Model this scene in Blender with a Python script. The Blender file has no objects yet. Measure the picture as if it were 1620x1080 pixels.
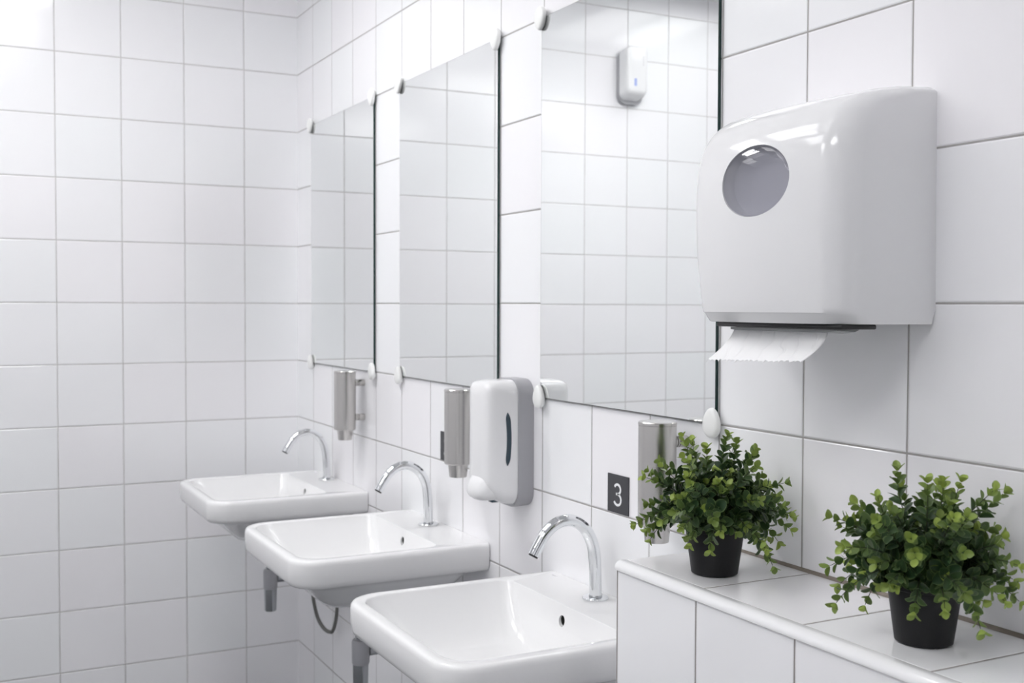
import bpy, bmesh, math, random
from mathutils import Vector, Matrix, noise
R = math.radians
random.seed(7)
S = bpy.context.scene
COL = S.collection

# ------------------------------------------------------------------ camera, world, exposure
EYE = 1.41                                   # height of the eye-level grout row
FPX, YAW, PITCH, ROLL = 1766.09, 0.481090, 0.0320361, 0.0033256
CAM = Vector((3.85416, -1.156170, EYE - 0.00484))
fw = Vector((-math.cos(YAW) * math.cos(PITCH), math.sin(YAW) * math.cos(PITCH), -math.sin(PITCH)))
rt = fw.cross(Vector((0, 0, 1))).normalized()
up = rt.cross(fw)
rt2 = rt * math.cos(ROLL) + up * math.sin(ROLL)
up2 = up * math.cos(ROLL) - rt * math.sin(ROLL)
cd = bpy.data.cameras.new('camera')
cd.sensor_width = 36.0
cd.lens = FPX / 1620 * 36
cd.dof.use_dof = True
cd.dof.focus_distance = 1.68
cd.dof.aperture_fstop = 8.0
cd.clip_start = 0.02
cam = bpy.data.objects.new('camera', cd)
COL.objects.link(cam)
M = Matrix((rt2, up2, -fw)).transposed().to_4x4()
M.translation = CAM
cam.matrix_world = M
S.camera = cam

w = bpy.data.worlds.new('world')
S.world = w
w.use_nodes = True
w.node_tree.nodes['Background'].inputs[0].default_value = (0.5, 0.52, 0.55, 1)
w.node_tree.nodes['Background'].inputs[1].default_value = 0.2
S.view_settings.view_transform = 'Standard'
S.view_settings.look = 'None'
S.view_settings.gamma = 1.0
S.view_settings.exposure = 0.26
try:
    S.view_settings.use_curve_mapping = False
except Exception:
    pass
S.cycles.use_denoising = True
S.cycles.max_bounces = 14
S.cycles.diffuse_bounces = 9
S.cycles.glossy_bounces = 8
S.cycles.transmission_bounces = 8
S.cycles.caustics_reflective = False
S.cycles.caustics_refractive = False
S.cycles.sample_clamp_indirect = 6.0

ROOM_X, ROOM_Y, ROOM_Z = 4.70, -2.75, 2.70
T, TH = 0.2000, 0.20033                     # tile pitch along and up the walls
J0 = 2.38090                                # grout line at the near mirror's edge
# ceiling panels: x, y, luminance, label; those labelled added are unseen, fitted to wall brightness
PANELS = [(1.02, -0.97, 14.2, 'added square ceiling light panel in front of the washbasin by the back wall'),
          (1.82, -0.97, 5.0, 'added square ceiling light panel in front of the middle mirror'),
          (3.75, -1.73, 12.5, 'added square ceiling light panel by the dark door'),
          (2.60, -2.40, 9.5, 'added square ceiling light panel along the far side wall opposite the mirrors'),
          (0.47, -1.73, 3.4, 'square ceiling light panel close to the back wall'),
          (2.10, -1.73, 5.5, 'square ceiling light panel in the middle of the room'),
          (2.50, -0.97, 1.8, 'dim square ceiling light panel in front of the paper towel dispenser')]

# ------------------------------------------------------------------ materials
def new_mat(name):
    m = bpy.data.materials.new(name)
    m.use_nodes = True
    nt = m.node_tree
    return m, nt, nt.nodes['Principled BSDF']

def pmat(name, col, rough=0.5, metal=0.0, spec=0.5, bump=None, **kw):
    m, nt, b = new_mat(name)
    b.inputs['Base Color'].default_value = (*col, 1)
    b.inputs['Roughness'].default_value = rough
    b.inputs['Metallic'].default_value = metal
    b.inputs['Specular IOR Level'].default_value = spec
    for k, v in kw.items():
        b.inputs[k.replace('_', ' ')].default_value = v
    if bump:
        sc, dist, stretch = bump
        tc = nt.nodes.new('ShaderNodeTexCoord')
        mp = nt.nodes.new('ShaderNodeMapping')
        mp.inputs['Scale'].default_value = stretch
        n = nt.nodes.new('ShaderNodeTexNoise')
        n.inputs['Scale'].default_value = sc
        n.inputs['Detail'].default_value = 3
        bp = nt.nodes.new('ShaderNodeBump')
        bp.inputs['Distance'].default_value = dist
        bp.inputs['Strength'].default_value = 1.0
        nt.links.new(tc.outputs['Object'], mp.inputs[0])
        nt.links.new(mp.outputs[0], n.inputs['Vector'])
        nt.links.new(n.outputs[0], bp.inputs['Height'])
        nt.links.new(bp.outputs[0], b.inputs['Normal'])
    return m

def tile_mat(name, a, b_, u0, v0, tu, tv, tile=(0.888, 0.889, 0.896), grout=(0.36, 0.35, 0.345),
             gw=0.0013, rough=0.12, tilt=0.0035):
    m, nt, P = new_mat(name)
    N, L = nt.nodes, nt.links
    def math_(op, x, y=None, z=None):
        n = N.new('ShaderNodeMath')
        n.operation = op
        for i, v in enumerate((x, y, z)):
            if v is None:
                continue
            if isinstance(v, (int, float)):
                n.inputs[i].default_value = v
            else:
                L.new(v, n.inputs[i])
        return n.outputs[0]
    tc = N.new('ShaderNodeTexCoord')
    sp = N.new('ShaderNodeSeparateXYZ')
    L.new(tc.outputs['Object'], sp.inputs[0])
    u = math_('DIVIDE', math_('SUBTRACT', sp.outputs[a], u0), tu)
    v = math_('DIVIDE', math_('SUBTRACT', sp.outputs[b_], v0), tv)
    fu, fv = math_('FRACT', u), math_('FRACT', v)
    du = math_('MULTIPLY', math_('MINIMUM', fu, math_('SUBTRACT', 1.0, fu)), tu)
    dv = math_('MULTIPLY', math_('MINIMUM', fv, math_('SUBTRACT', 1.0, fv)), tv)
    d = math_('MINIMUM', du, dv)
    def ss(x, lo, hi):
        n = N.new('ShaderNodeMapRange')
        n.interpolation_type = 'SMOOTHSTEP'
        n.inputs['From Min'].default_value = lo
        n.inputs['From Max'].default_value = hi
        L.new(x, n.inputs['Value'])
        return n.outputs[0]
    # a slightly wandering joint
    nz = N.new('ShaderNodeTexNoise')
    nz.inputs['Scale'].default_value = 40
    L.new(tc.outputs['Object'], nz.inputs['Vector'])
    dj = math_('ADD', d, math_('MULTIPLY', math_('SUBTRACT', nz.outputs[0], 0.5), 0.0006))
    mask = ss(dj, gw - 0.0003, gw + 0.0003)
    edge = ss(d, gw - 0.0004, gw + 0.0022)
    cb = N.new('ShaderNodeCombineXYZ')
    L.new(math_('FLOOR', u), cb.inputs[0])
    L.new(math_('FLOOR', v), cb.inputs[1])
    wn = N.new('ShaderNodeTexWhiteNoise')
    wn.noise_dimensions = '3D'
    L.new(cb.outputs[0], wn.inputs['Vector'])
    rs = N.new('ShaderNodeSeparateColor')
    L.new(wn.outputs['Color'], rs.inputs[0])
    # colour
    tint = N.new('ShaderNodeMix')
    tint.data_type = 'RGBA'
    tint.inputs[6].default_value = (tile[0] * 0.985, tile[1] * 0.995, tile[2], 1)
    tint.inputs[7].default_value = (tile[0] * 1.0, tile[1] * 0.985, tile[2] * 1.0, 1)
    L.new(rs.outputs[2], tint.inputs[0])
    gn = N.new('ShaderNodeTexNoise')
    gn.inputs['Scale'].default_value = 9
    gn.inputs['Detail'].default_value = 4
    L.new(tc.outputs['Object'], gn.inputs['Vector'])
    gcol = N.new('ShaderNodeMix')
    gcol.data_type = 'RGBA'
    gcol.inputs[6].default_value = (grout[0] * 0.75, grout[1] * 0.72, grout[2] * 0.68, 1)
    gcol.inputs[7].default_value = (grout[0] * 1.25, grout[1] * 1.25, grout[2] * 1.25, 1)
    L.new(gn.outputs[0], gcol.inputs[0])
    mx = N.new('ShaderNodeMix')
    mx.data_type = 'RGBA'
    L.new(mask, mx.inputs[0])
    L.new(gcol.outputs[2], mx.inputs[6])
    L.new(tint.outputs[2], mx.inputs[7])
    L.new(mx.outputs[2], P.inputs['Base Color'])
    rr = N.new('ShaderNodeMapRange')
    rr.inputs['To Min'].default_value = 0.8
    rr.inputs['To Max'].default_value = rough
    L.new(mask, rr.inputs['Value'])
    L.new(rr.outputs[0], P.inputs['Roughness'])
    # relief: recessed joint, rounded tile edge, each tile set a hair out of plane
    h = math_('MULTIPLY', edge, 0.0011)
    tu_ = math_('MULTIPLY', math_('MULTIPLY', math_('SUBTRACT', rs.outputs[0], 0.5), fu), tilt * tu)
    tv_ = math_('MULTIPLY', math_('MULTIPLY', math_('SUBTRACT', rs.outputs[1], 0.5), fv), tilt * tv)
    wv = N.new('ShaderNodeTexNoise')
    wv.inputs['Scale'].default_value = 7
    wv.inputs['Detail'].default_value = 1
    L.new(tc.outputs['Object'], wv.inputs['Vector'])
    h = math_('ADD', math_('ADD', h, math_('ADD', tu_, tv_)), math_('MULTIPLY', wv.outputs[0], 0.00022))
    bp = N.new('ShaderNodeBump')
    bp.inputs['Distance'].default_value = 1.0
    bp.inputs['Strength'].default_value = 1.0
    L.new(h, bp.inputs['Height'])
    L.new(bp.outputs[0], P.inputs['Normal'])
    return m

def emat(name, col, strength):
    m, nt, P = new_mat(name)
    P.inputs['Base Color'].default_value = (0.8, 0.8, 0.8, 1)
    P.inputs['Emission Color'].default_value = (*col, 1)
    P.inputs['Emission Strength'].default_value = strength
    return m

MAT = {}
MAT['wall_x'] = tile_mat('wall tile mirror side', 0, 2, J0, EYE, T, TH)
MAT['wall_y'] = tile_mat('wall tile back', 1, 2, -0.79292, EYE, 0.20201, TH, grout=(0.52, 0.515, 0.515))
MAT['ledge_front'] = tile_mat('ledge tile front', 0, 2, 2.407, 0.9965, T, 0.2, grout=(0.22, 0.20, 0.19), gw=0.0013)
MAT['ledge_top'] = tile_mat('ledge tile top', 0, 1, 2.402, -0.1975, T, 0.2, grout=(0.22, 0.19, 0.17), gw=0.0010)
MAT['ledge_side'] = tile_mat('ledge tile end', 1, 2, -0.2148, 0.9965, T, 0.2, grout=(0.2, 0.18, 0.17))
MAT['floor'] = tile_mat('floor tile', 0, 1, 0.1, -0.1, 0.3, 0.3, tile=(0.16, 0.165, 0.17), grout=(0.08, 0.08, 0.08), rough=0.35)
MAT['plaster'] = pmat('ceiling plaster', (0.89, 0.89, 0.89), 0.9, bump=(60, 0.0006, (1, 1, 1)))
MAT['ceramic'] = pmat('sanitary ceramic', (0.80, 0.80, 0.803), 0.06)
MAT['trim'] = pmat('glazed bullnose', (0.82, 0.82, 0.83), 0.08)
MAT['chrome'] = pmat('chrome', (0.80, 0.815, 0.83), 0.045, 1.0)
MAT['satin_chrome'] = pmat('satin chrome', (0.42, 0.435, 0.45), 0.22, 1.0)
MAT['steel'] = pmat('brushed steel', (0.62, 0.605, 0.585), 0.25, 1.0, bump=(900, 0.00003, (1, 1, 0.02)), Anisotropic=0.5)
MAT['steel_end'] = pmat('turned steel', (0.60, 0.585, 0.565), 0.2, 1.0)
MAT['plastic'] = pmat('gloss white plastic', (0.80, 0.80, 0.808), 0.10)
MAT['plastic_clip'] = pmat('white nylon', (0.88, 0.885, 0.87), 0.28)
MAT['grey_plastic'] = pmat('grey plastic', (0.37, 0.37, 0.39), 0.35)
MAT['slot'] = pmat('dark window strip', (0.025, 0.05, 0.07), 0.12)
MAT['black_plastic'] = pmat('black plastic', (0.008, 0.008, 0.009), 0.35)
MAT['pot'] = pmat('matt black plastic pot', (0.007, 0.007, 0.008), 0.45, 0.0, 0.3, bump=(220, 0.0001, (1, 1, 1)))
MAT['soil'] = pmat('dark filler', (0.012, 0.009, 0.007), 0.95, bump=(180, 0.004, (1, 1, 1)))
MAT['stem'] = pmat('twig', (0.03, 0.035, 0.015), 0.6)
MAT['sign'] = pmat('anthracite plate', (0.045, 0.045, 0.052), 0.45)
MAT['white_print'] = pmat('white print', (0.86, 0.87, 0.88), 0.5)
MAT['glass_edge'] = pmat('green glass edge', (0.006, 0.030, 0.026), 0.15)
MAT['rubber'] = pmat('hose braid', (0.20, 0.20, 0.19), 0.4, 0.6)
MAT['silicone'] = pmat('aged silicone', (0.24, 0.205, 0.175), 0.7, bump=(120, 0.002, (1, 1, 1)))
MAT['door'] = pmat('dark door leaf', (0.07, 0.075, 0.085), 0.4)
MAT['blue_print'] = pmat('blue print', (0.35, 0.42, 0.72), 0.4)
MAT['grey_print'] = pmat('grey print', (0.55, 0.55, 0.57), 0.4)
MAT['hole_shade'] = pmat('hole shade liner', (0.01, 0.01, 0.01), 0.7)  # shade inside the overflow hole, put into the colour
MAT['lamp_frame'] = pmat('lamp frame', (0.75, 0.75, 0.75), 0.5)
# mirror silvering
m, nt, P = new_mat('mirror silver')
P.inputs['Base Color'].default_value = (0.945, 0.962, 0.957, 1)
P.inputs['Metallic'].default_value = 1.0
P.inputs['Roughness'].default_value = 0.0
MAT['mirror'] = m
# smoky window lens
m, nt, P = new_mat('smoky lens')
nt.nodes.remove(P)
tr = nt.nodes.new('ShaderNodeBsdfTransparent')
tr.inputs[0].default_value = (0.80, 0.80, 0.825, 1)
gl = nt.nodes.new('ShaderNodeBsdfGlossy')
gl.inputs['Roughness'].default_value = 0.03
lw = nt.nodes.new('ShaderNodeLayerWeight')
lw.inputs[0].default_value = 0.5
pw = nt.nodes.new('ShaderNodeMath'); pw.operation = 'POWER'; pw.inputs[1].default_value = 4.0
fr = nt.nodes.new('ShaderNodeMath'); fr.operation = 'MULTIPLY_ADD'; fr.inputs[1].default_value = 0.5; fr.inputs[2].default_value = 0.045
nt.links.new(lw.outputs['Facing'], pw.inputs[0])
nt.links.new(pw.outputs[0], fr.inputs[0])
mx = nt.nodes.new('ShaderNodeMixShader')
nt.links.new(fr.outputs[0], mx.inputs[0])
nt.links.new(tr.outputs[0], mx.inputs[1])
nt.links.new(gl.outputs[0], mx.inputs[2])
nt.links.new(mx.outputs[0], nt.nodes['Material Output'].inputs[0])
MAT['lens'] = m
# clear plastic
m, nt, P = new_mat('clear tear bar')
P.inputs['Base Color'].default_value = (0.8, 0.83, 0.83, 1)
P.inputs['Transmission Weight'].default_value = 0.7
P.inputs['Roughness'].default_value = 0.2
MAT['clear'] = m
# embossed tissue
m, nt, P = new_mat('embossed tissue')
P.inputs['Base Color'].default_value = (0.88, 0.88, 0.885, 1)
P.inputs['Roughness'].default_value = 0.95
P.inputs['Specular IOR Level'].default_value = 0.1
tc = nt.nodes.new('ShaderNodeTexCoord')
mp = nt.nodes.new('ShaderNodeMapping')
mp.inputs['Rotation'].default_value = (0, R(35), R(0))
vo = nt.nodes.new('ShaderNodeTexWave')
vo.wave_type = 'BANDS'
vo.bands_direction = 'X'
vo.inputs['Scale'].default_value = 14
vo.inputs['Distortion'].default_value = 6
vo.inputs['Detail'].default_value = 1
vo.inputs['Detail Scale'].default_value = 1.5
rmp = nt.nodes.new('ShaderNodeValToRGB')
rmp.color_ramp.elements[0].position = 0.0
rmp.color_ramp.elements[0].color = (0, 0, 0, 1)
rmp.color_ramp.elements[1].position = 0.12
rmp.color_ramp.elements[1].color = (1, 1, 1, 1)
bp = nt.nodes.new('ShaderNodeBump')
bp.inputs['Distance'].default_value = 0.0005
nt.links.new(tc.outputs['Object'], mp.inputs[0])
nt.links.new(mp.outputs[0], vo.inputs['Vector'])
nt.links.new(vo.outputs['Color'], rmp.inputs[0])
nt.links.new(rmp.outputs[0], bp.inputs['Height'])
nt.links.new(bp.outputs[0], P.inputs['Normal'])
MAT['tissue'] = m
# leaves: attribute r = age (0 old, 1 young tip), g = distance to the margin, b = random
m, nt, P = new_mat('leaf')
at = nt.nodes.new('ShaderNodeAttribute')
at.attribute_name = 'tone'
sp = nt.nodes.new('ShaderNodeSeparateColor')
nt.links.new(at.outputs['Color'], sp.inputs[0])
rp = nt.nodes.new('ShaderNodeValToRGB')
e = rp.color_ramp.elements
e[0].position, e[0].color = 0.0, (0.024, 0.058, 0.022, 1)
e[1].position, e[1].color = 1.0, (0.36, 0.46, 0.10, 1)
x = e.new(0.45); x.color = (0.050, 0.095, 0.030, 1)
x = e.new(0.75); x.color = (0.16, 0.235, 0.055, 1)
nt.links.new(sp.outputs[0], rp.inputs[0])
ed = nt.nodes.new('ShaderNodeMapRange')
ed.inputs['From Min'].default_value = 0.72
ed.inputs['From Max'].default_value = 1.0
ed.inputs['To Max'].default_value = 0.55
nt.links.new(sp.outputs[1], ed.inputs['Value'])
em = nt.nodes.new('ShaderNodeMix')
em.data_type = 'RGBA'
em.inputs[7].default_value = (0.24, 0.33, 0.12, 1)
nt.links.new(ed.outputs[0], em.inputs[0])
nt.links.new(rp.outputs[0], em.inputs[6])
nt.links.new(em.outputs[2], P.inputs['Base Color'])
P.inputs['Roughness'].default_value = 0.38
P.inputs['Specular IOR Level'].default_value = 0.4
tl = nt.nodes.new('ShaderNodeBsdfTranslucent')
nt.links.new(em.outputs[2], tl.inputs[0])
ms = nt.nodes.new('ShaderNodeMixShader')
ms.inputs[0].default_value = 0.18
nt.links.new(P.outputs[0], ms.inputs[1])
nt.links.new(tl.outputs[0], ms.inputs[2])
nt.links.new(ms.outputs[0], nt.nodes['Material Output'].inputs[0])
MAT['leaf'] = m

# ------------------------------------------------------------------ helpers
def finish(me, smooth=True, ang=35):
    if smooth:
        for p in me.polygons:
            p.use_smooth = True
        me.set_sharp_from_angle(angle=R(ang))

def obj(name, bm, mat, parent=None, smooth=True, ang=35, loc=None, recalc=True):
    if recalc:
        bmesh.ops.recalc_face_normals(bm, faces=bm.faces[:])
    me = bpy.data.meshes.new(name)
    bm.to_mesh(me)
    bm.free()
    for mm in (mat if isinstance(mat, (list, tuple)) else [mat]):
        me.materials.append(MAT[mm])
    finish(me, smooth, ang)
    o = bpy.data.objects.new(name, me)
    COL.objects.link(o)
    if parent:
        o.parent = parent
    if loc:
        o.location = loc
    return o

def thing(name, label, cat, loc=(0, 0, 0), group=None):
    o = bpy.data.objects.new(name, None)
    o.empty_display_size = 0.05
    COL.objects.link(o)
    o.location = loc
    o['label'] = label
    o['category'] = cat
    if group:
        o['group'] = group
    return o

def tag(o, label, cat, group=None):
    o['label'] = label
    o['category'] = cat
    if group:
        o['group'] = group
    return o

def struct(name, bm, mat, smooth=False):
    o = obj(name, bm, mat, smooth=smooth)
    o['kind'] = 'structure'
    return o

def add_box(bm, lo, hi, bevel=0.0, seg=2):
    vs = [bm.verts.new((x, y, z)) for x in (lo[0], hi[0]) for y in (lo[1], hi[1]) for z in (lo[2], hi[2])]
    idx = [(0, 1, 3, 2), (4, 6, 7, 5), (0, 4, 5, 1), (2, 3, 7, 6), (0, 2, 6, 4), (1, 5, 7, 3)]
    fs = [bm.faces.new([vs[i] for i in f]) for f in idx]
    if bevel:
        es = list({e for f in fs for e in f.edges})
        bmesh.ops.bevel(bm, geom=es, offset=bevel, segments=seg, profile=0.5, affect='EDGES')

def loft(bm, loops, cap0=True, cap1=True, closed=True):
    rows = [[bm.verts.new(p) for p in lp] for lp in loops]
    n = len(rows[0])
    for a, b in zip(rows, rows[1:]):
        for i in range(n if closed else n - 1):
            j = (i + 1) % n
            bm.faces.new((a[i], a[j], b[j], b[i]))
    if cap0:
        bm.faces.new(rows[0])
    if cap1:
        bm.faces.new(rows[-1][::-1])
    return rows

def lathe(bm, prof, axis='Z', at=(0, 0, 0), seg=40, cap0=True, cap1=True):
    loops = []
    for r, h in prof:
        lp = []
        for i in range(seg):
            a = 2 * math.pi * i / seg
            c, s = r * math.cos(a), r * math.sin(a)
            q = (c, s, h) if axis == 'Z' else ((c, h, s) if axis == 'Y' else (h, c, s))
            lp.append((q[0] + at[0], q[1] + at[1], q[2] + at[2]))
        loops.append(lp)
    loft(bm, loops, cap0, cap1)

def catmull(pts, n):
    out = []
    P = [Vector(p) for p in pts]
    P = [P[0] * 2 - P[1]] + P + [P[-1] * 2 - P[-2]]
    for i in range(1, len(P) - 2):
        for k in range(n):
            t = k / n
            a, b, c, d = P[i - 1], P[i], P[i + 1], P[i + 2]
            out.append(0.5 * ((2 * b) + (c - a) * t + (2 * a - 5 * b + 4 * c - d) * t * t + (3 * b - a - 3 * c + d) * t ** 3))
    out.append(P[-2].copy())
    return out

def tube(bm, path, rad, seg=20, cap=True):
    path = [Vector(p) for p in path]
    n = len(path)
    rads = rad if isinstance(rad, (list, tuple)) else [rad] * n
    tan = [(path[min(i + 1, n - 1)] - path[max(i - 1, 0)]).normalized() for i in range(n)]
    ref = Vector((1, 0, 0)) if abs(tan[0].x) < 0.9 else Vector((0, 1, 0))
    u = (ref - tan[0] * ref.dot(tan[0])).normalized()
    loops = []
    for i in range(n):
        u = (u - tan[i] * u.dot(tan[i])).normalized()
        v = tan[i].cross(u)
        loops.append([path[i] + (u * math.cos(2 * math.pi * k / seg) + v * math.sin(2 * math.pi * k / seg)) * rads[i] for k in range(seg)])
    loft(bm, loops, cap, cap)

def rrect(x0, x1, y0, y1, r, n=8):
    """rounded rectangle, r = (x1y1, x0y1, x0y0, x1y0) radii; counter-clockwise list of (x, y)"""
    if not isinstance(r, (tuple, list)):
        r = (r,) * 4
    lim = min(x1 - x0, y1 - y0) / 2 * 0.999
    out = []
    for (cx, cy, sx, sy, a0), rr in zip(((x1, y1, 1, 1, 0), (x0, y1, -1, 1, 90), (x0, y0, -1, -1, 180), (x1, y0, 1, -1, 270)), r):
        rr = min(rr, lim)
        ox, oy = cx - sx * rr, cy - sy * rr
        for k in range(n + 1):
            a = R(a0 + 90 * k / n)
            out.append((ox + rr * math.cos(a), oy + rr * math.sin(a)))
    return out

def carve(o, cutter_bm):
    """real boolean cut, applied to the mesh"""
    bmesh.ops.recalc_face_normals(cutter_bm, faces=cutter_bm.faces[:])
    me = bpy.data.meshes.new('cutter')
    cutter_bm.to_mesh(me)
    cutter_bm.free()
    c = bpy.data.objects.new('cutter', me)
    COL.objects.link(c)
    c.parent = o.parent
    md = o.modifiers.new('cut', 'BOOLEAN')
    md.operation = 'DIFFERENCE'
    md.solver = 'EXACT'
    md.object = c
    bpy.context.view_layer.update()
    dg = bpy.context.evaluated_depsgraph_get()
    nm = bpy.data.meshes.new_from_object(o.evaluated_get(dg))
    o.modifiers.clear()
    nm.name = o.name
    o.data = nm
    bpy.data.objects.remove(c)
    finish(nm, True, 35)

# ------------------------------------------------------------------ the room
def slab(name, lo, hi, mat):
    bm = bmesh.new()
    add_box(bm, lo, hi)
    return struct(name, bm, mat)

TK = 0.10
slab('wall_right', (-TK, 0, 0), (ROOM_X + TK, TK, ROOM_Z), 'wall_x')
slab('wall_back', (-TK, ROOM_Y, 0), (0, 0, ROOM_Z), 'wall_y')
slab('wall_left', (-TK, ROOM_Y - TK, 0), (ROOM_X + TK, ROOM_Y, ROOM_Z), 'wall_x')
slab('wall_front', (ROOM_X, ROOM_Y, 0), (ROOM_X + TK, 0, ROOM_Z), 'wall_y')
slab('floor', (-TK, ROOM_Y - TK, -TK), (ROOM_X + TK, TK, 0), 'floor')
slab('ceiling', (-TK, ROOM_Y - TK, ROOM_Z), (ROOM_X + TK, TK, ROOM_Z + TK), 'plaster')

# unseen dark door behind the camera, added for dark reflections in chrome and steel
d = slab('door_1', (ROOM_X - 0.045, -1.10, 0.004), (ROOM_X - 0.001, -0.25, 2.08), 'door')
bm = bmesh.new()
for lo, hi in (((-1.16, 0), (-1.10, 2.14)), ((-0.25, 0), (-0.235, 2.14)), ((-1.10, 2.083), (-0.25, 2.14))):
    add_box(bm, (ROOM_X - 0.03, lo[0], lo[1] + 0.002), (ROOM_X - 0.001, hi[0], hi[1]))
fr_ = struct('trim_3', bm, 'lamp_frame')
bm = bmesh.new()
tube(bm, [(ROOM_X - 0.045, -0.33, 1.02), (ROOM_X - 0.09, -0.33, 1.02), (ROOM_X - 0.095, -0.345, 1.02), (ROOM_X - 0.095, -0.45, 1.02)], 0.010, 12)
obj('door_handle', bm, 'satin_chrome', d)

# tiled ledge (boxed-in pipes) along the right wall
LX, LY, LZ = 2.405, -0.2150, 1.010
bm = bmesh.new()
loft(bm, [[(x, y, z) for y, z in ((-0.0005, 0.0), (LY, 0.0), (LY, LZ - 0.0128), (-0.1990, LZ - 0.0128), (-0.1990, LZ), (-0.0005, LZ))] for x in (LX, ROOM_X - 0.0005)])
bmesh.ops.recalc_face_normals(bm, faces=bm.faces[:])
for f in bm.faces:
    f.material_index = 1 if f.normal.z > 0.5 else (2 if abs(f.normal.x) > 0.5 else 0)
ledge = struct('wall_ledge', bm, ['ledge_front', 'ledge_top', 'ledge_side'])
# rounded edge strip
bm = bmesh.new()
sec = [(-0.1985, LZ + 0.0006), (-0.206, LZ + 0.0012)]
for k in range(1, 10):
    a = R(90 + 90 * k / 9)
    sec.append((-0.206 + 0.0125 * math.cos(a), LZ - 0.0113 + 0.0125 * math.sin(a)))
sec += [(-0.2183, LZ - 0.0130), (-0.2145, LZ - 0.0135), (-0.1985, LZ - 0.006)]
loft(bm, [[(x, y, z) for y, z in sec] for x in (LX - 0.003, LX, ROOM_X - 0.001)])
for v in bm.verts:
    if v.co.x < LX - 0.001:
        v.co.y = -0.2085 + (v.co.y + 0.2085) * 0.86
        v.co.z = LZ - 0.006 + (v.co.z - LZ + 0.006) * 0.86
struct('trim_1', bm, 'trim', smooth=True)
# aged silicone joint between ledge and wall
bm = bmesh.new()
n = 60
loops = []
for i in range(n + 1):
    x = LX + 0.03 + (ROOM_X - LX - 0.05) * (i / n) ** 1.3
    wv = 0.0020 + 0.0036 * min(1, max(0, (x - LX - 0.03) / 0.16)) + 0.0012 * noise.noise(Vector((x * 9, 0, 0)))
    loops.append([(x, -0.0006, LZ + 0.0002), (x, -wv, LZ + 0.0002), (x, -wv * 0.7, LZ + 0.0022), (x, -0.0006, LZ + 0.0048)])
loft(bm, loops)
struct('trim_2', bm, 'silicone')

# ------------------------------------------------------------------ ceiling lights
for i, (px, py, lum, lab) in enumerate(PANELS):
    MAT['lamp'] = emat('lamp diffuser', (1.0, 0.997, 1.0), lum)
    t = thing('ceiling_light', lab, 'ceiling light', (px, py, ROOM_Z), 'ceiling light panels')
    bm = bmesh.new()
    for lo, hi in (((-0.30, -0.30), (0.30, -0.275)), ((-0.30, 0.275), (0.30, 0.30)), ((-0.30, -0.275), (-0.275, 0.275)),
                   ((0.275, -0.275), (0.30, 0.275)), ((-0.275, -0.02), (0.275, 0.02))):
        add_box(bm, (lo[0], lo[1], -0.022), (hi[0], hi[1], -0.001))
    obj('frame', bm, 'lamp_frame', t, smooth=False)
    for y0, y1 in ((-0.275, -0.02), (0.02, 0.275)):
        bm = bmesh.new()
        add_box(bm, (-0.274, y0 + 0.001, -0.018), (0.274, y1 - 0.001, -0.002))
        obj('diffuser', bm, 'lamp', t, smooth=False)

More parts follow.
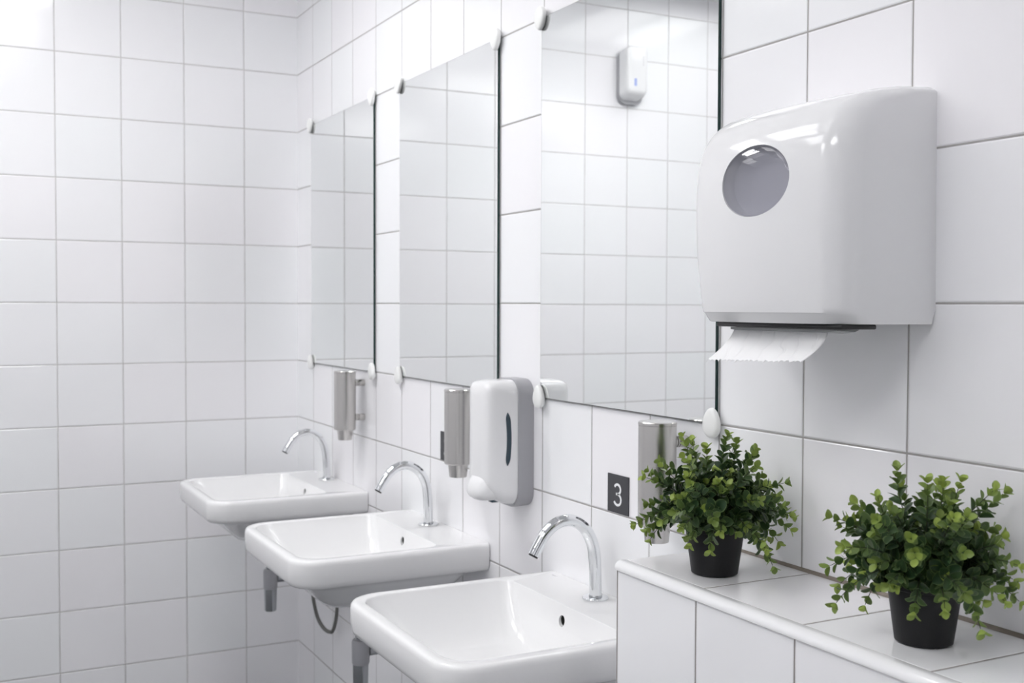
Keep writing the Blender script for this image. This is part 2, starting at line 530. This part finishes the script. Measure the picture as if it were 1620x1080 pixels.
# ------------------------------------------------------------------ washbasins
def basin(xc, label, marks=True):
    t = thing('washbasin', label, 'washbasin', (xc, 0, 0.850), 'wall-hung washbasins')
    bm = bmesh.new()
    def outer(ins, z, grow=0.0):
        rf = 0.070 - ins * 0.6
        p = rrect(-0.25 + ins, 0.25 - ins, -0.466 + ins, -0.0012, (0.003, 0.003, rf, rf))
        return [(x, y, z) for x, y in p]
    def rect(hx, y0, y1, z, r):
        return [(x, y, z) for x, y in rrect(-hx, hx, y0, y1, r)]
    loops = [rect(0.03, -0.27, -0.20, -0.158, 0.03), rect(0.075, -0.315, -0.14, -0.155, 0.06), rect(0.12, -0.345, -0.075, -0.146, 0.06),
             rect(0.160, -0.375, -0.035, -0.120, 0.06), rect(0.190, -0.405, -0.015, -0.085, 0.06), rect(0.212, -0.428, -0.008, -0.0685, 0.055),
             outer(0.020, -0.0655), outer(0.010, -0.0640), outer(0.0045, -0.0585), outer(0.002, -0.050),
             outer(0.0, -0.030), outer(0.0, -0.012), outer(0.0012, -0.0055), outer(0.0040, -0.0018), outer(0.0085, -0.0002), outer(0.0125, 0.0)]
    ro = (0.028, 0.028, 0.055, 0.055)
    def bowl(f, z):
        hx = 0.222 + (0.085 - 0.222) * f
        y0 = -0.4425 + (-0.325 + 0.4425) * f
        y1 = -0.116 + (-0.150 + 0.116) * f
        r = tuple(a + (0.045 - a) * f for a in ro)
        return [(x, y, z) for x, y in rrect(-hx, hx, y0, y1, r)]
    for f, z in ((0.0, 0.0), (0.006, -0.0006), (0.016, -0.003), (0.030, -0.0075), (0.10, -0.022), (0.22, -0.045), (0.37, -0.069),
                 (0.52, -0.0875), (0.66, -0.0985), (0.82, -0.1055), (1.0, -0.110)):
        loops.append(bowl(f, z))
    loops.append(rect(0.05, -0.28, -0.19, -0.113, 0.04))
    loops.append(rect(0.024, -0.262, -0.214, -0.1145, 0.024))
    loft(bm, loops)
    body = obj('bowl', bm, 'ceramic', t, ang=50)
    bpy.context.view_layer.update()
    # overflow hole through the rear slope
    cb = bmesh.new()
    lathe(cb, [(0.0105, -0.16), (0.0105, -0.085)], 'Y', (0.0, 0, -0.030), 28)
    carve(body, cb)
    finish(body.data, True, 50)
    bm = bmesh.new()
    lathe(bm, [(0.0098, -0.1165), (0.0098, -0.0855)], 'Y', (0.0, 0, -0.030), 24, cap0=False)
    obj('overflow', bm, 'hole_shade', t)  # black insert painted in place of the hole's inner shade
    bm = bmesh.new()
    lathe(bm, [(0.021, -0.1142), (0.021, -0.1125), (0.018, -0.111), (0.006, -0.1105)], 'Z', (0, -0.238, 0), 28)
    obj('drain', bm, 'chrome', t)
    # small grey maker's mark on the rear deck: three short strokes
    bm = bmesh.new()
    for k in range(3):
        add_box(bm, (-0.2150 + k * 0.0075, -0.0225, 0.0001), (-0.2090 + k * 0.0075, -0.0185, 0.0003))
    obj('stamp', bm, 'grey_print', t, smooth=False)
    return t

BX = [0.470, 1.285, 2.074]
basin(BX[0], 'white washbasin by the back wall, farthest of the three')
basin(BX[1], 'white washbasin between the other two, under the middle mirror')
basin(BX[2], 'white washbasin beside the tiled ledge, its bowl full in view')

# ------------------------------------------------------------------ gooseneck taps
def tap(xc, label):
    t = thing('faucet', label, 'tap', (xc, -0.0405, 0.8503), 'chrome taps')
    bm = bmesh.new()
    lathe(bm, [(0.0250, 0.0), (0.0250, 0.0022), (0.0240, 0.0036), (0.0120, 0.0042)], 'Z', (0, 0, 0), 44)
    obj('flange', bm, 'chrome', t)
    pts = [(0, 0, 0.0040), (0, -0.0006, 0.035), (0, -0.002, 0.074), (0, -0.0085, 0.108), (0, -0.026, 0.1375), (0, -0.054, 0.1535),
           (0, -0.084, 0.1510), (0, -0.108, 0.1350), (0, -0.1235, 0.1135), (0, -0.1345, 0.0955)]
    path = catmull(pts, 7)
    rad = [0.0118 - 0.0006 * i / len(path) for i in range(len(path))]
    bm = bmesh.new()
    tube(bm, path, rad, 32)
    obj('spout', bm, 'chrome', t, ang=40)
    a, b = path[-2], path[-1]
    dr = (b - a).normalized()
    bm = bmesh.new()
    tube(bm, [b - dr * 0.001, b + dr * 0.0028, b + dr * 0.003], [0.0092, 0.0092, 0.006], 24)
    obj('aerator', bm, 'black_plastic', t)
    bm = bmesh.new()
    lathe(bm, [(0.0126, 0.0040), (0.0126, 0.0062), (0.0119, 0.0072)], 'Z', (0, 0, 0), 36)
    obj('collar', bm, 'satin_chrome', t)
    return t

tap(0.444, 'chrome gooseneck tap on the washbasin by the back wall')
tap(1.262, 'chrome gooseneck tap on the middle washbasin')
tap(2.063, 'chrome gooseneck tap on the washbasin beside the tiled ledge')

# ------------------------------------------------------------------ bottle traps and hose
def trap(xc, label):
    t = thing('bottle_trap', label, 'drain trap', (xc, -0.230, 0.460), 'bottle traps')
    bm = bmesh.new()
    lathe(bm, [(0.0135, 0.115), (0.0135, 0.2325)], 'Z', seg=28)
    obj('tailpiece', bm, 'satin_chrome', t)
    bm = bmesh.new()
    lathe(bm, [(0.0195, 0.068), (0.0215, 0.072), (0.0220, 0.122), (0.0200, 0.128), (0.0140, 0.130)], 'Z', seg=36)
    obj('collar_nut', bm, 'grey_plastic', t)
    bm = bmesh.new()
    lathe(bm, [(0.0165, 0.0), (0.0180, 0.003), (0.0195, 0.068)], 'Z', seg=36)
    obj('bottle', bm, 'satin_chrome', t)
    bm = bmesh.new()
    tube(bm, [(0, 0.021, 0.098), (0, 0.12, 0.098), (0, 0.2285, 0.098)], 0.0125, 24)
    obj('outlet_pipe', bm, 'satin_chrome', t)
    return t

trap(0.470, 'grey drain trap hanging under the washbasin by the back wall')
trap(1.285, 'grey drain trap hanging under the middle washbasin')

t = thing('supply_hose', 'grey hose looping down the wall below the washbasin by the back wall', 'hose', (0.40, -0.03, 0.35))
bm = bmesh.new()
tube(bm, catmull([(-0.004, -0.050, 0.345), (0.000, -0.046, 0.16), (0.008, -0.034, 0.065), (0.028, -0.018, 0.022), (0.048, 0.000, 0.010),
                  (0.066, 0.006, 0.028), (0.080, 0.010, 0.075), (0.086, 0.012, 0.15)], 8), 0.0058, 14)
obj('hose', bm, 'rubber', t)
bm = bmesh.new()
lathe(bm, [(0.010, 0.145), (0.010, 0.175), (0.007, 0.185)], 'Z', (0.086, 0.012, 0), 20)
tube(bm, [(0.086, 0.0115, 0.165), (0.086, 0.0295, 0.165)], 0.008, 16)
obj('valve', bm, 'satin_chrome', t)

# ------------------------------------------------------------------ mirrors with egg-shaped clips
def egg(bm, tip):
    """egg clip lying against the wall, tip = +1 points up, -1 points down; protrudes to -y"""
    n = 36
    def ring(s, d):
        lp = []
        for k in range(n):
            a = 2 * math.pi * k / n
            x = 0.0200 * math.cos(a) * (1 - 0.20 * math.sin(a))
            z = 0.0250 * math.sin(a)
            lp.append((x * s, d, z * s * tip))
        return lp
    loft(bm, [ring(0.95, -0.0078), ring(1.0, -0.0095), ring(1.0, -0.0125), ring(0.97, -0.0150), ring(0.90, -0.0168), ring(0.75, -0.0180), ring(0.45, -0.0189), ring(0.12, -0.0192)])
    # shank against the wall, beyond the edge of the glass
def mirror(jl, label):
    x0, x1 = J0 + jl * T + 0.0012, J0 + (jl + 3) * T - 0.0022
    z0, z1 = EYE - TH + 0.001, EYE + 3 * TH - 0.001
    xm = (x0 + x1) / 2
    t = thing('mirror', label, 'mirror', (xm, 0, z0), 'wall mirrors')
    bm = bmesh.new()
    add_box(bm, (x0 - xm, -0.0070, 0), (x1 - xm, -0.0010, z1 - z0), 0.0006, 1)
    bmesh.ops.recalc_face_normals(bm, faces=bm.faces[:])
    for f in bm.faces:
        f.material_index = 0 if f.normal.y < -0.9 else 1
    obj('glass', bm, ['mirror', 'glass_edge'], t, smooth=False)
    for sx, x in ((-1, x0 - xm), (1, x1 - xm)):
        for tip, z in ((1, 0.0), (-1, z1 - z0)):
            bm = bmesh.new()
            egg(bm, tip)
            lathe(bm, [(0.0075, -0.0100), (0.0075, -0.0004)], 'Y', (0.0115 * sx if False else 0.0, 0, -0.0125 * tip), 18)
            obj('clip', bm, 'plastic_clip', t, loc=(x + sx * 0.001 - sx * 0.004, 0, z - tip * 0.001 + tip * 0.003))
    return t

mirror(-11, 'frameless wall mirror next to the back wall, narrowest in view')
mirror(-7, 'frameless wall mirror over the middle washbasin')
mirror(-3, 'frameless wall mirror beside the paper towel dispenser, reflecting a small white unit')

# ------------------------------------------------------------------ steel soap dispensers
def soap(xc, label):
    zb = EYE - 0.376
    t = thing('soap_dispenser', label, 'soap dispenser', (xc, -0.0605, zb - 0.030), 'steel soap dispensers')
    bm = bmesh.new()
    lathe(bm, [(0.0300, 0.030), (0.0325, 0.032), (0.0325, 0.1985)], 'Z', seg=56)
    obj('body', bm, 'steel', t)
    bm = bmesh.new()
    lathe(bm, [(0.0318, 0.1985), (0.0318, 0.1995), (0.0330, 0.2000), (0.0330, 0.2040), (0.0318, 0.2055), (0.010, 0.2062)], 'Z', seg=56)
    obj('lid', bm, 'steel_end', t)
    bm = bmesh.new()
    lathe(bm, [(0.0070, 0.006), (0.0195, 0.004), (0.0195, 0.0), (0.0205, 0.0), (0.0235, 0.0298)], 'Z', seg=44)
    obj('nozzle', bm, 'steel', t)
    for h in (EYE - 0.237, EYE - 0.340):
        z = h - (zb - 0.030)
        bm = bmesh.new()
        lathe(bm, [(0.0095, 0.0310), (0.0095, 0.036), (0.0082, 0.0365), (0.0082, 0.038), (0.0100, 0.0385), (0.0100, 0.0405), (0.0082, 0.041),
                   (0.0082, 0.0425), (0.0100, 0.043), (0.0100, 0.0603)], 'Y', (0, 0, z), 28)
        obj('wall_post', bm, 'steel_end', t)
    return t

soap(0.680, 'steel cylinder soap dispenser under the mirror by the back wall')
soap(1.484, 'steel cylinder soap dispenser beside the white soap dispenser')
soap(2.291, 'steel cylinder soap dispenser partly behind the potted plant')

# ------------------------------------------------------------------ number plates
def stroke(bm, pts, wd, y):
    pts = [Vector((p[0], p[1])) for p in pts]
    n = len(pts)
    L_, R_ = [], []
    for i in range(n):
        d_ = (pts[min(i + 1, n - 1)] - pts[max(i - 1, 0)]).normalized()
        nn = Vector((-d_.y, d_.x)) * wd / 2
        L_.append(pts[i] + nn)
        R_.append(pts[i] - nn)
    rows = [[bm.verts.new((p.x, yy, p.y)) for p in (L_[i], R_[i]) for yy in (y, y - 0.0006)] for i in range(n)]
    for a, b in zip(rows, rows[1:]):
        for i, j in ((0, 2), (2, 3), (3, 1), (1, 0)):
            bm.faces.new((a[i], a[j], b[j], b[i]))
    bm.faces.new([rows[0][i] for i in (0, 2, 3, 1)])
    bm.faces.new([rows[-1][i] for i in (1, 3, 2, 0)])

def arc(cx, cz, rx, rz, a0, a1, n=14):
    return [(cx + rx * math.cos(R(a0 + (a1 - a0) * k / n)), cz + rz * math.sin(R(a0 + (a1 - a0) * k / n))) for k in range(n + 1)]

def plate(xc, digit, label):
    t = thing('number_plate', label, 'number sign', (xc, 0, EYE - 0.3615), 'basin number plates')
    bm = bmesh.new()
    add_box(bm, (-0.036, -0.0022, -0.0365), (0.036, -0.0003, 0.0365))
    obj('plate', bm, 'sign', t, smooth=False)
    bm = bmesh.new()
    if digit == 3:
        stroke(bm, arc(-0.0010, 0.0092, 0.0105, 0.0092, 155, -90), 0.0046, -0.00225)
        stroke(bm, arc(-0.0010, -0.0105, 0.0122, 0.0105, 90, -155), 0.0046, -0.00225)
        stroke(bm, [(-0.0058, 0.0), (0.0, 0.0)], 0.0044, -0.00225)
    else:
        p = arc(0.0, 0.0082, 0.0115, 0.0102, 160, -35)
        p += [(0.001, -0.0085), (-0.0115, -0.0186)]
        stroke(bm, p, 0.0046, -0.00225)
        stroke(bm, [(-0.0130, -0.0186), (0.0130, -0.0186)], 0.0046, -0.00225)
    obj('numeral', bm, 'white_print', t, smooth=False)
    return t

plate(2.0795, 3, 'dark square plate with a white number 3')
plate(1.2860, 2, 'dark number plate half hidden behind a steel soap dispenser')

# ------------------------------------------------------------------ white foam soap dispenser with a grey back
t = thing('foam_soap_dispenser', 'white plastic soap dispenser with grey back and dark slot window', 'soap dispenser', (1.686, 0, EYE - 0.443))
def sect(hw, z0, z1, d, r):
    return [(x, -d, z) for x, z in rrect(-hw, hw, z0, z1, r, 10)]
bm = bmesh.new()
loft(bm, [sect(0.0575, 0.003, 0.279, 0.0005, 0.034), sect(0.0580, 0.002, 0.2800, 0.003, 0.034), sect(0.0585, 0.001, 0.2800, 0.038, 0.036)])
obj('back_plate', bm, 'grey_plastic', t)
bm = bmesh.new()
loft(bm, [sect(0.0560, 0.006, 0.2780, 0.0382, 0.036), sect(0.0568, 0.006, 0.2780, 0.041, 0.037), sect(0.0566, 0.010, 0.2775, 0.060, 0.034),
          sect(0.0558, 0.018, 0.2765, 0.078, 0.030), sect(0.0540, 0.028, 0.2745, 0.090, 0.026), sect(0.0510, 0.037, 0.2725, 0.0985, 0.022),
          sect(0.0465, 0.044, 0.2695, 0.1040, 0.018), sect(0.0400, 0.050, 0.2650, 0.1075, 0.015), sect(0.0200, 0.070, 0.2450, 0.1095, 0.010)])
obj('cover', bm, 'plastic', t, ang=60)
# dark level window on the near side of the cover
bm = bmesh.new()
loops = []
for k in range(17):
    z = 0.096 + 0.114 * k / 16
    q = min(1, min(k, 16 - k) / 2.0) ** 0.5
    d_ = 0.064 - 0.004 * math.sin(math.pi * k / 16)
    hw_ = 0.0050 * q + 0.0004
    loops.append([(0.0540, -d_ - hw_, z), (0.0572, -d_ - hw_, z), (0.0576, -d_ + hw_, z), (0.0540, -d_ + hw_, z)])
loft(bm, loops)
obj('level_window', bm, 'slot', t)
# push lever
bm = bmesh.new()
loops = []
for k in range(0, 15):
    ph = -math.pi / 2 + math.pi * (k + 0.35) / 14.7
    lp = []
    for i in range(36):
        a = 2 * math.pi * i / 36
        c, s_ = math.cos(a), math.sin(a)
        e_ = 0.62
        cx = math.copysign(abs(c) ** e_, c)
        cy = math.copysign(abs(s_) ** e_, s_)
        rr = max(math.cos(ph), 0.0) ** 0.6
        z = math.copysign(abs(math.sin(ph)) ** 0.8, math.sin(ph))
        lp.append((0.0475 * cx * rr, -0.083 + 0.041 * cy * rr - (0.010 * -z) + 0.004, 0.049 + 0.032 * z))
    loops.append(lp)
loft(bm, loops)
obj('lever', bm, 'plastic', t, ang=60)
bm = bmesh.new()
add_box(bm, (-0.010, -0.078, 0.010), (0.010, -0.058, 0.0185), 0.002)
obj('nozzle', bm, 'slot', t)

# ------------------------------------------------------------------ paper towel dispenser
PX, PZ = 2.6755, EYE
t = thing('paper_towel_dispenser', 'large glossy white paper towel dispenser with oval smoky window', 'paper dispenser', (PX, 0, PZ - 0.026))
HW = 0.1545
prof = [(0.000, 0.2830), (-0.045, 0.2795), (-0.080, 0.2735), (-0.108, 0.2650), (-0.130, 0.2530), (-0.1465, 0.2370), (-0.1580, 0.2170),
        (-0.1645, 0.1930), (-0.1672, 0.1600), (-0.1675, 0.1200), (-0.1660, 0.0700), (-0.1625, 0.0250), (-0.1590, -0.0060),
        (-0.1578, -0.0125), (-0.1545, -0.0150), (-0.1470, -0.0255), (-0.1440, -0.0268), (-0.1380, -0.0270), (0.000, -0.0275)]
pv = [(p.y, p.z) for p in catmull([(0, y, z) for y, z in prof[:13]], 3)]
pv += prof[13:17] + [(-0.120, -0.0270), (-0.090, -0.0271), (-0.050, -0.0273), (-0.022, -0.0274), (-0.014, -0.0265), (-0.002, -0.0120), (0.0, -0.0080)]
npf = len(pv)
nrm = []
for i in range(npf):
    a, b = pv[max(i - 1, 0)], pv[min(i + 1, npf - 1)]
    d_ = Vector((b[0] - a[0], b[1] - a[1])).normalized()
    nrm.append((-d_.y, d_.x))                 # inward
RC = 0.034
bow = 0.024
def cover_loop(x):
    ax = abs(x)
    ins = 0.0
    if ax > HW - RC:
        q = min((ax - (HW - RC)) / RC, 1.0)
        ins = RC * (1 - math.sqrt(max(0.0, 1 - q * q)))
    bw = 1 + (bow / 0.1675) * (1 - (ax / HW) ** 2)
    out = []
    for (y, z), (ny, nz) in zip(pv, nrm):
        front = min(1.0, max(0.0, -y / 0.05))
        low = 1.0 if z > 0.05 else max(0.10, (z + 0.03) / 0.08 * 0.9 + 0.1)
        k = ins * front
        yy = y * bw
        y2 = yy - ny * k if ny < 0 else yy + ny * k
        # inward: toward +y on the front, toward -z on top
        y2 = min(yy + (abs(ny) if z > -0.012 else 1.0) * k, 0.0) if y < -0.005 else yy
        z2 = z - (max(0.0, nrm_up(ny, nz)) * ins * front * 0.55)
        if z < 0.0:
            z2 = z
        if y > -0.05 and z > 0.2:
            z2 = z - ins * 0.35
        # sides swell a little at mid height
        wsc = 1 - 0.055 * ((z - 0.12) / 0.17) ** 2
        out.append((x * wsc, y2, z2 + 0.026))
    return out
def nrm_up(ny, nz):
    return -nz
xs = [0, 0.02, 0.04, 0.06, 0.08, 0.10, 0.112, 0.122]
xs += [HW - RC + RC * math.sin(R(90 * k / 14)) for k in range(1, 15)]
xs = [-x for x in xs[:0:-1]] + xs
bm = bmesh.new()
loft(bm, [cover_loop(x) for x in xs])
cover = obj('cover', bm, 'plastic', t, ang=40)
bpy.context.view_layer.update()
# oval window pocket
WX, WZ, WA, WB = 0.0125, 0.161 + 0.026, 0.0655, 0.0475
def oval(s, y, n=56):
    return [(WX + WA * s * math.cos(2 * math.pi * k / n), y, WZ + WB * s * math.sin(2 * math.pi * k / n)) for k in range(n)]
cb = bmesh.new()
loft(cb, [oval(1.0, -0.26), oval(1.0, -0.1735), oval(0.97, -0.1690)])
carve(cover, cb)
finish(cover.data, True, 40)
bm = bmesh.new()
def yf(x, z):
    zz = z - 0.026
    for (ya, za), (yb, zb_) in zip(pv, pv[1:]):
        if ya < -0.05 and zb_ <= zz <= za:
            y = ya + (yb - ya) * (za - zz) / max(1e-9, za - zb_)
            break
    return y * (1 + (bow / 0.1675) * (1 - (x / HW) ** 2))
loops = []
for s, dy in ((0.02, -0.0026), (0.25, -0.0025), (0.45, -0.0021), (0.65, -0.0014), (0.8, -0.0007), (0.92, 0.0), (0.97, 0.0008), (0.985, 0.0022)):
    loops.append([(p[0], yf(p[0], p[2]) + dy, p[2]) for p in oval(s, 0)])
for s in (0.985, 0.7, 0.4, 0.02):
    loops.append([(p[0], yf(p[0], p[2]) + 0.0032, p[2]) for p in oval(s, 0)])
loft(bm, loops)
obj('window', bm, 'lens', t, ang=60)
bm = bmesh.new()
add_box(bm, (-0.112, -0.150, -0.0075), (0.137, -0.090, -0.0012), 0.002)
obj('feed_slot', bm, 'black_plastic', t)
bm = bmesh.new()
loft(bm, [[(x, y, z) for y, z in ((-0.142, -0.0080), (-0.142, -0.0110 - b), (-0.112, -0.0125 - b), (-0.105, -0.0080))] for x, b in
          ((-0.09, 0.0), (-0.08, 0.001), (0.10, 0.001), (0.122, -0.0015))])
obj('tear_bar', bm, 'clear', t)

# torn paper towel hanging out of it
bm = bmesh.new()
nx, nv = 60, 22
rows = []
random.seed(3)
teeth = [random.uniform(-0.0012, 0.0012) for _ in range(nx + 1)]
for j in range(nv + 1):
    s = j / nv
    row = []
    for i in range(nx + 1):
        q = i / nx
        x = -0.1000 + 0.190 * q
        x -= 0.005 * s * (1 - q)
        # curls outwards (towards -y) on its way down
        y = -0.126 - 0.046 * s ** 1.7 - 0.004 * math.sin(q * 3.0) * s
        z = -0.0084 - 0.0450 * s + 0.006 * s * s * (q - 0.4)
        if j == nv:
            k = (i % 3)
            z += (-0.0012 if k == 0 else 0.0010) + teeth[i]
            y += 0.001 * (k - 1)
        row.append(bm.verts.new((x, y, z + 0.0 )))
    rows.append(row)
for a, b in zip(rows, rows[1:]):
    for i in range(nx):
        bm.faces.new((a[i], a[i + 1], b[i + 1], b[i]))
pt = obj('paper_towel', bm, 'tissue', None, ang=60, loc=(PX, 0, PZ - 0.026), recalc=False)
sm = pt.modifiers.new('thickness', 'SOLIDIFY')
sm.thickness = 0.0005
tag(pt, 'torn white paper towel hanging out of the large dispenser', 'paper towel')

# ------------------------------------------------------------------ small white unit on the back wall (seen in the mirror)
t = thing('air_freshener', 'small white air freshener high on the back wall, seen in the mirror', 'air freshener', (0, -1.400, EYE + 0.815))
def sx_(hw, z0, z1, d, r):
    return [(d, y, z) for y, z in rrect(-hw, hw, z0, z1, r, 8)]
bm = bmesh.new()
loft(bm, [sx_(0.056, 0.0, 0.220, 0.0005, 0.035), sx_(0.057, 0.0, 0.221, 0.020, 0.035)])
obj('back_plate', bm, 'grey_plastic', t)
bm = bmesh.new()
loft(bm, [sx_(0.055, 0.014, 0.222, 0.0202, 0.030), sx_(0.054, 0.022, 0.224, 0.045, 0.028), sx_(0.050, 0.032, 0.226, 0.062, 0.022), sx_(0.044, 0.040, 0.222, 0.069, 0.015), sx_(0.034, 0.050, 0.212, 0.0715, 0.010)])
obj('cover', bm, 'plastic', t, ang=50)
bm = bmesh.new()
add_box(bm, (0.0700, 0.004, 0.066), (0.0720, 0.016, 0.096))
obj('label', bm, 'blue_print', t, smooth=False)
bm = bmesh.new()
for k in range(4):
    add_box(bm, (0.0690, -0.030, 0.150 + k * 0.010), (0.0720, -0.026, 0.157 + k * 0.010))
obj('lettering', bm, 'grey_print', t, smooth=False)

# ------------------------------------------------------------------ potted plants
def leaf_geo(verts, faces, tones, base, d, nrm_, ln, wd, age, rnd, cup):
    """one leaf: petiole at base, blade along d, broad and rounded"""
    side = d.cross(nrm_).normalized()
    prof_ = [(0.0, 0.05), (0.08, 0.36), (0.22, 0.78), (0.42, 1.0), (0.63, 0.98), (0.82, 0.76), (0.94, 0.42), (1.0, 0.08)]
    i0 = len(verts)
    pet = ln * 0.10
    for s, hw in prof_:
        c = base + d * (pet + ln * s) + nrm_ * (cup * ln * 0.25 * (s * s) * -1.0 + 0.02 * ln)
        for q in (-1, -0.62, 0, 0.62, 1):
            verts.append(c + side * (q * hw * wd * 0.5) + nrm_ * (cup * wd * 0.30 * q * q * hw))
            edge = max(abs(q), 1.0 if s >= 1.0 else (0.75 if s > 0.85 and abs(q) < 1 else 0))
            tones.append((age, edge, rnd, 1))
    for a in range(len(prof_) - 1):
        for b in range(4):
            p = i0 + a * 5 + b
            faces.append((p, p + 1, p + 6, p + 5))

def plant(px, py, pr, seed, label, nst=90, scl=1.0, wall=-0.004):
    rnd = random.Random(seed)
    zb = LZ + 0.0006
    t = thing('potted_plant', label, 'potted plant', (px, py, zb), 'potted plants on the ledge')
    H = 0.086
    rb, rtp = pr * 0.715, pr
    bm = bmesh.new()
    lathe(bm, [(rb * 0.92, 0.0), (rb, 0.0015), (rtp * 0.905, H * 0.755), (rtp * 0.955, H * 0.765), (rtp * 0.962, H * 0.775), (rtp, H * 0.985),
               (rtp - 0.0008, H), (rtp - 0.0024, H), (rtp * 0.93, H * 0.86), (0.004, H * 0.85)], 'Z', seg=64)
    obj('pot', bm, 'pot', t)
    bm = bmesh.new()
    lathe(bm, [(rtp * 0.915, H * 0.858), (rtp * 0.90, H * 0.885), (rtp * 0.5, H * 0.91), (0.003, H * 0.92)], 'Z', seg=32)
    obj('soil', bm, 'soil', t)
    verts, faces, tones = [], [], []
    sb = bmesh.new()
    org = Vector((0, 0, H * 0.9))
    for k in range(nst):
        # directions spread over a wide dome; outer stems bend over the rim
        az = 2 * math.pi * ((k * 0.61803) % 1.0) + rnd.uniform(-0.25, 0.25)
        q = (k + 0.5) / nst
        pol = R(8 + 100 * q ** 0.72 + rnd.uniform(-7, 7))
        dirv = Vector((math.sin(pol) * math.cos(az), math.sin(pol) * math.sin(az), math.cos(pol)))
        length = scl * (0.112 + rnd.uniform(-0.026, 0.022)) * (1.0 - 0.10 * math.sin(pol) ** 4)
        if rnd.random() < 0.25:
            length *= 0.68
        elif rnd.random() < 0.22:
            length *= 1.07
        st = org + Vector((math.cos(az), math.sin(az), 0)) * rtp * 0.55 * min(1, math.sin(pol) + 0.1) * rnd.uniform(0.4, 1.0)
        # launch steeper than the final direction, then arch over
        d0 = (dirv + Vector((0, 0, 0.9 * max(0, math.sin(pol))))).normalized()
        end = org + dirv * length
        # keep clear of the wall and the ledge
        lim = wall - py - 0.010
        if end.y > lim:
            over = end.y - lim
            end.y = lim - rnd.uniform(0, 0.012)
            end.x += rnd.choice((-1, 1)) * over * 0.5
            end.z += over * 0.25
        if end.z < 0.030:
            end.z = 0.030 + rnd.uniform(0, 0.02)
        mid = st + d0 * (end - st).length * 0.55
        if mid.y > lim:
            mid.y = lim
        pts = []
        nseg = 12
        for i in range(nseg + 1):
            s = i / nseg
            p = st * (1 - s) ** 2 + mid * 2 * s * (1 - s) + end * s * s
            wob = 0.0025 * s
            p += Vector((math.sin(7 * s + k), math.cos(5 * s + 2 * k), 0)) * wob
            pts.append(p)
        tube(sb, pts, [0.00085 - 0.00045 * i / nseg for i in range(nseg + 1)], 5)
        L_ = sum((pts[i + 1] - pts[i]).length for i in range(nseg))
        npair = max(5, int(L_ / 0.0100))
        tone0 = rnd.uniform(-0.14, 0.16)
        ph0 = rnd.uniform(0, math.pi)
        for m_ in range(npair + 1):
            s = 0.16 + 0.84 * m_ / npair
            fi = s * nseg
            i = min(int(fi), nseg - 1)
            f = fi - i
            p = pts[i].lerp(pts[i + 1], f)
            tan = (pts[i + 1] - pts[i]).normalized()
            ref = Vector((0, 0, 1)) if abs(tan.z) < 0.9 else Vector((1, 0, 0))
            u = tan.cross(ref).normalized()
            v = tan.cross(u)
            ang = ph0 + (math.pi / 2) * (m_ % 2) + rnd.uniform(-0.25, 0.25)
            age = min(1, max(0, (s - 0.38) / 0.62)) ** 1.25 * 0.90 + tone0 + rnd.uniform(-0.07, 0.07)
            size = (0.0202 - 0.0098 * max(0, (s - 0.30) / 0.70)) * rnd.uniform(0.85, 1.2) * scl
            nl = 2 if m_ < npair else 3
            for h_ in range(nl):
                a = ang + (math.pi * h_ if nl == 2 else 2 * math.pi * h_ / 3)
                out = u * math.cos(a) + v * math.sin(a)
                open_ = R(62 - 26 * s + rnd.uniform(-12, 12)) if m_ < npair else R(34)
                dl = (tan * math.cos(open_) + out * math.sin(open_)).normalized()
                nl_ = (tan * math.sin(open_) - out * math.cos(open_)).normalized()
                dl = (dl + Vector((rnd.uniform(-.15, .15), rnd.uniform(-.15, .15), rnd.uniform(-.12, .12)))).normalized()
                nl_ = (nl_ - dl * nl_.dot(dl)).normalized()
                tipp = p + dl * size * 1.1
                if tipp.y + py > wall or tipp.z < 0.004:
                    continue
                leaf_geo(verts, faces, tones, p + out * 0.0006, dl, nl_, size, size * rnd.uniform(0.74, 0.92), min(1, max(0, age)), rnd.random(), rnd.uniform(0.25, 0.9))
    obj('stems', sb, 'stem', t)
    lim = wall - py
    me = bpy.data.meshes.new('foliage')
    me.from_pydata([(v.x, min(v.y, lim), max(v.z, 0.001)) for v in verts], [], faces)
    ca = me.color_attributes.new('tone', 'FLOAT_COLOR', 'POINT')
    flat = [c for tn in tones for c in tn]
    ca.data.foreach_set('color', flat)
    me.materials.append(MAT['leaf'])
    for p in me.polygons:
        p.use_smooth = True
    o = bpy.data.objects.new('foliage', me)
    COL.objects.link(o)
    o.parent = t
    return t

plant(2.536, -0.1280, 0.0478, 11, 'bushy green plant in a black pot, beside the steel soap dispenser')
plant(2.920, -0.1180, 0.0465, 23, 'bushy green plant in a black pot, under the paper towel dispenser', scl=1.03)
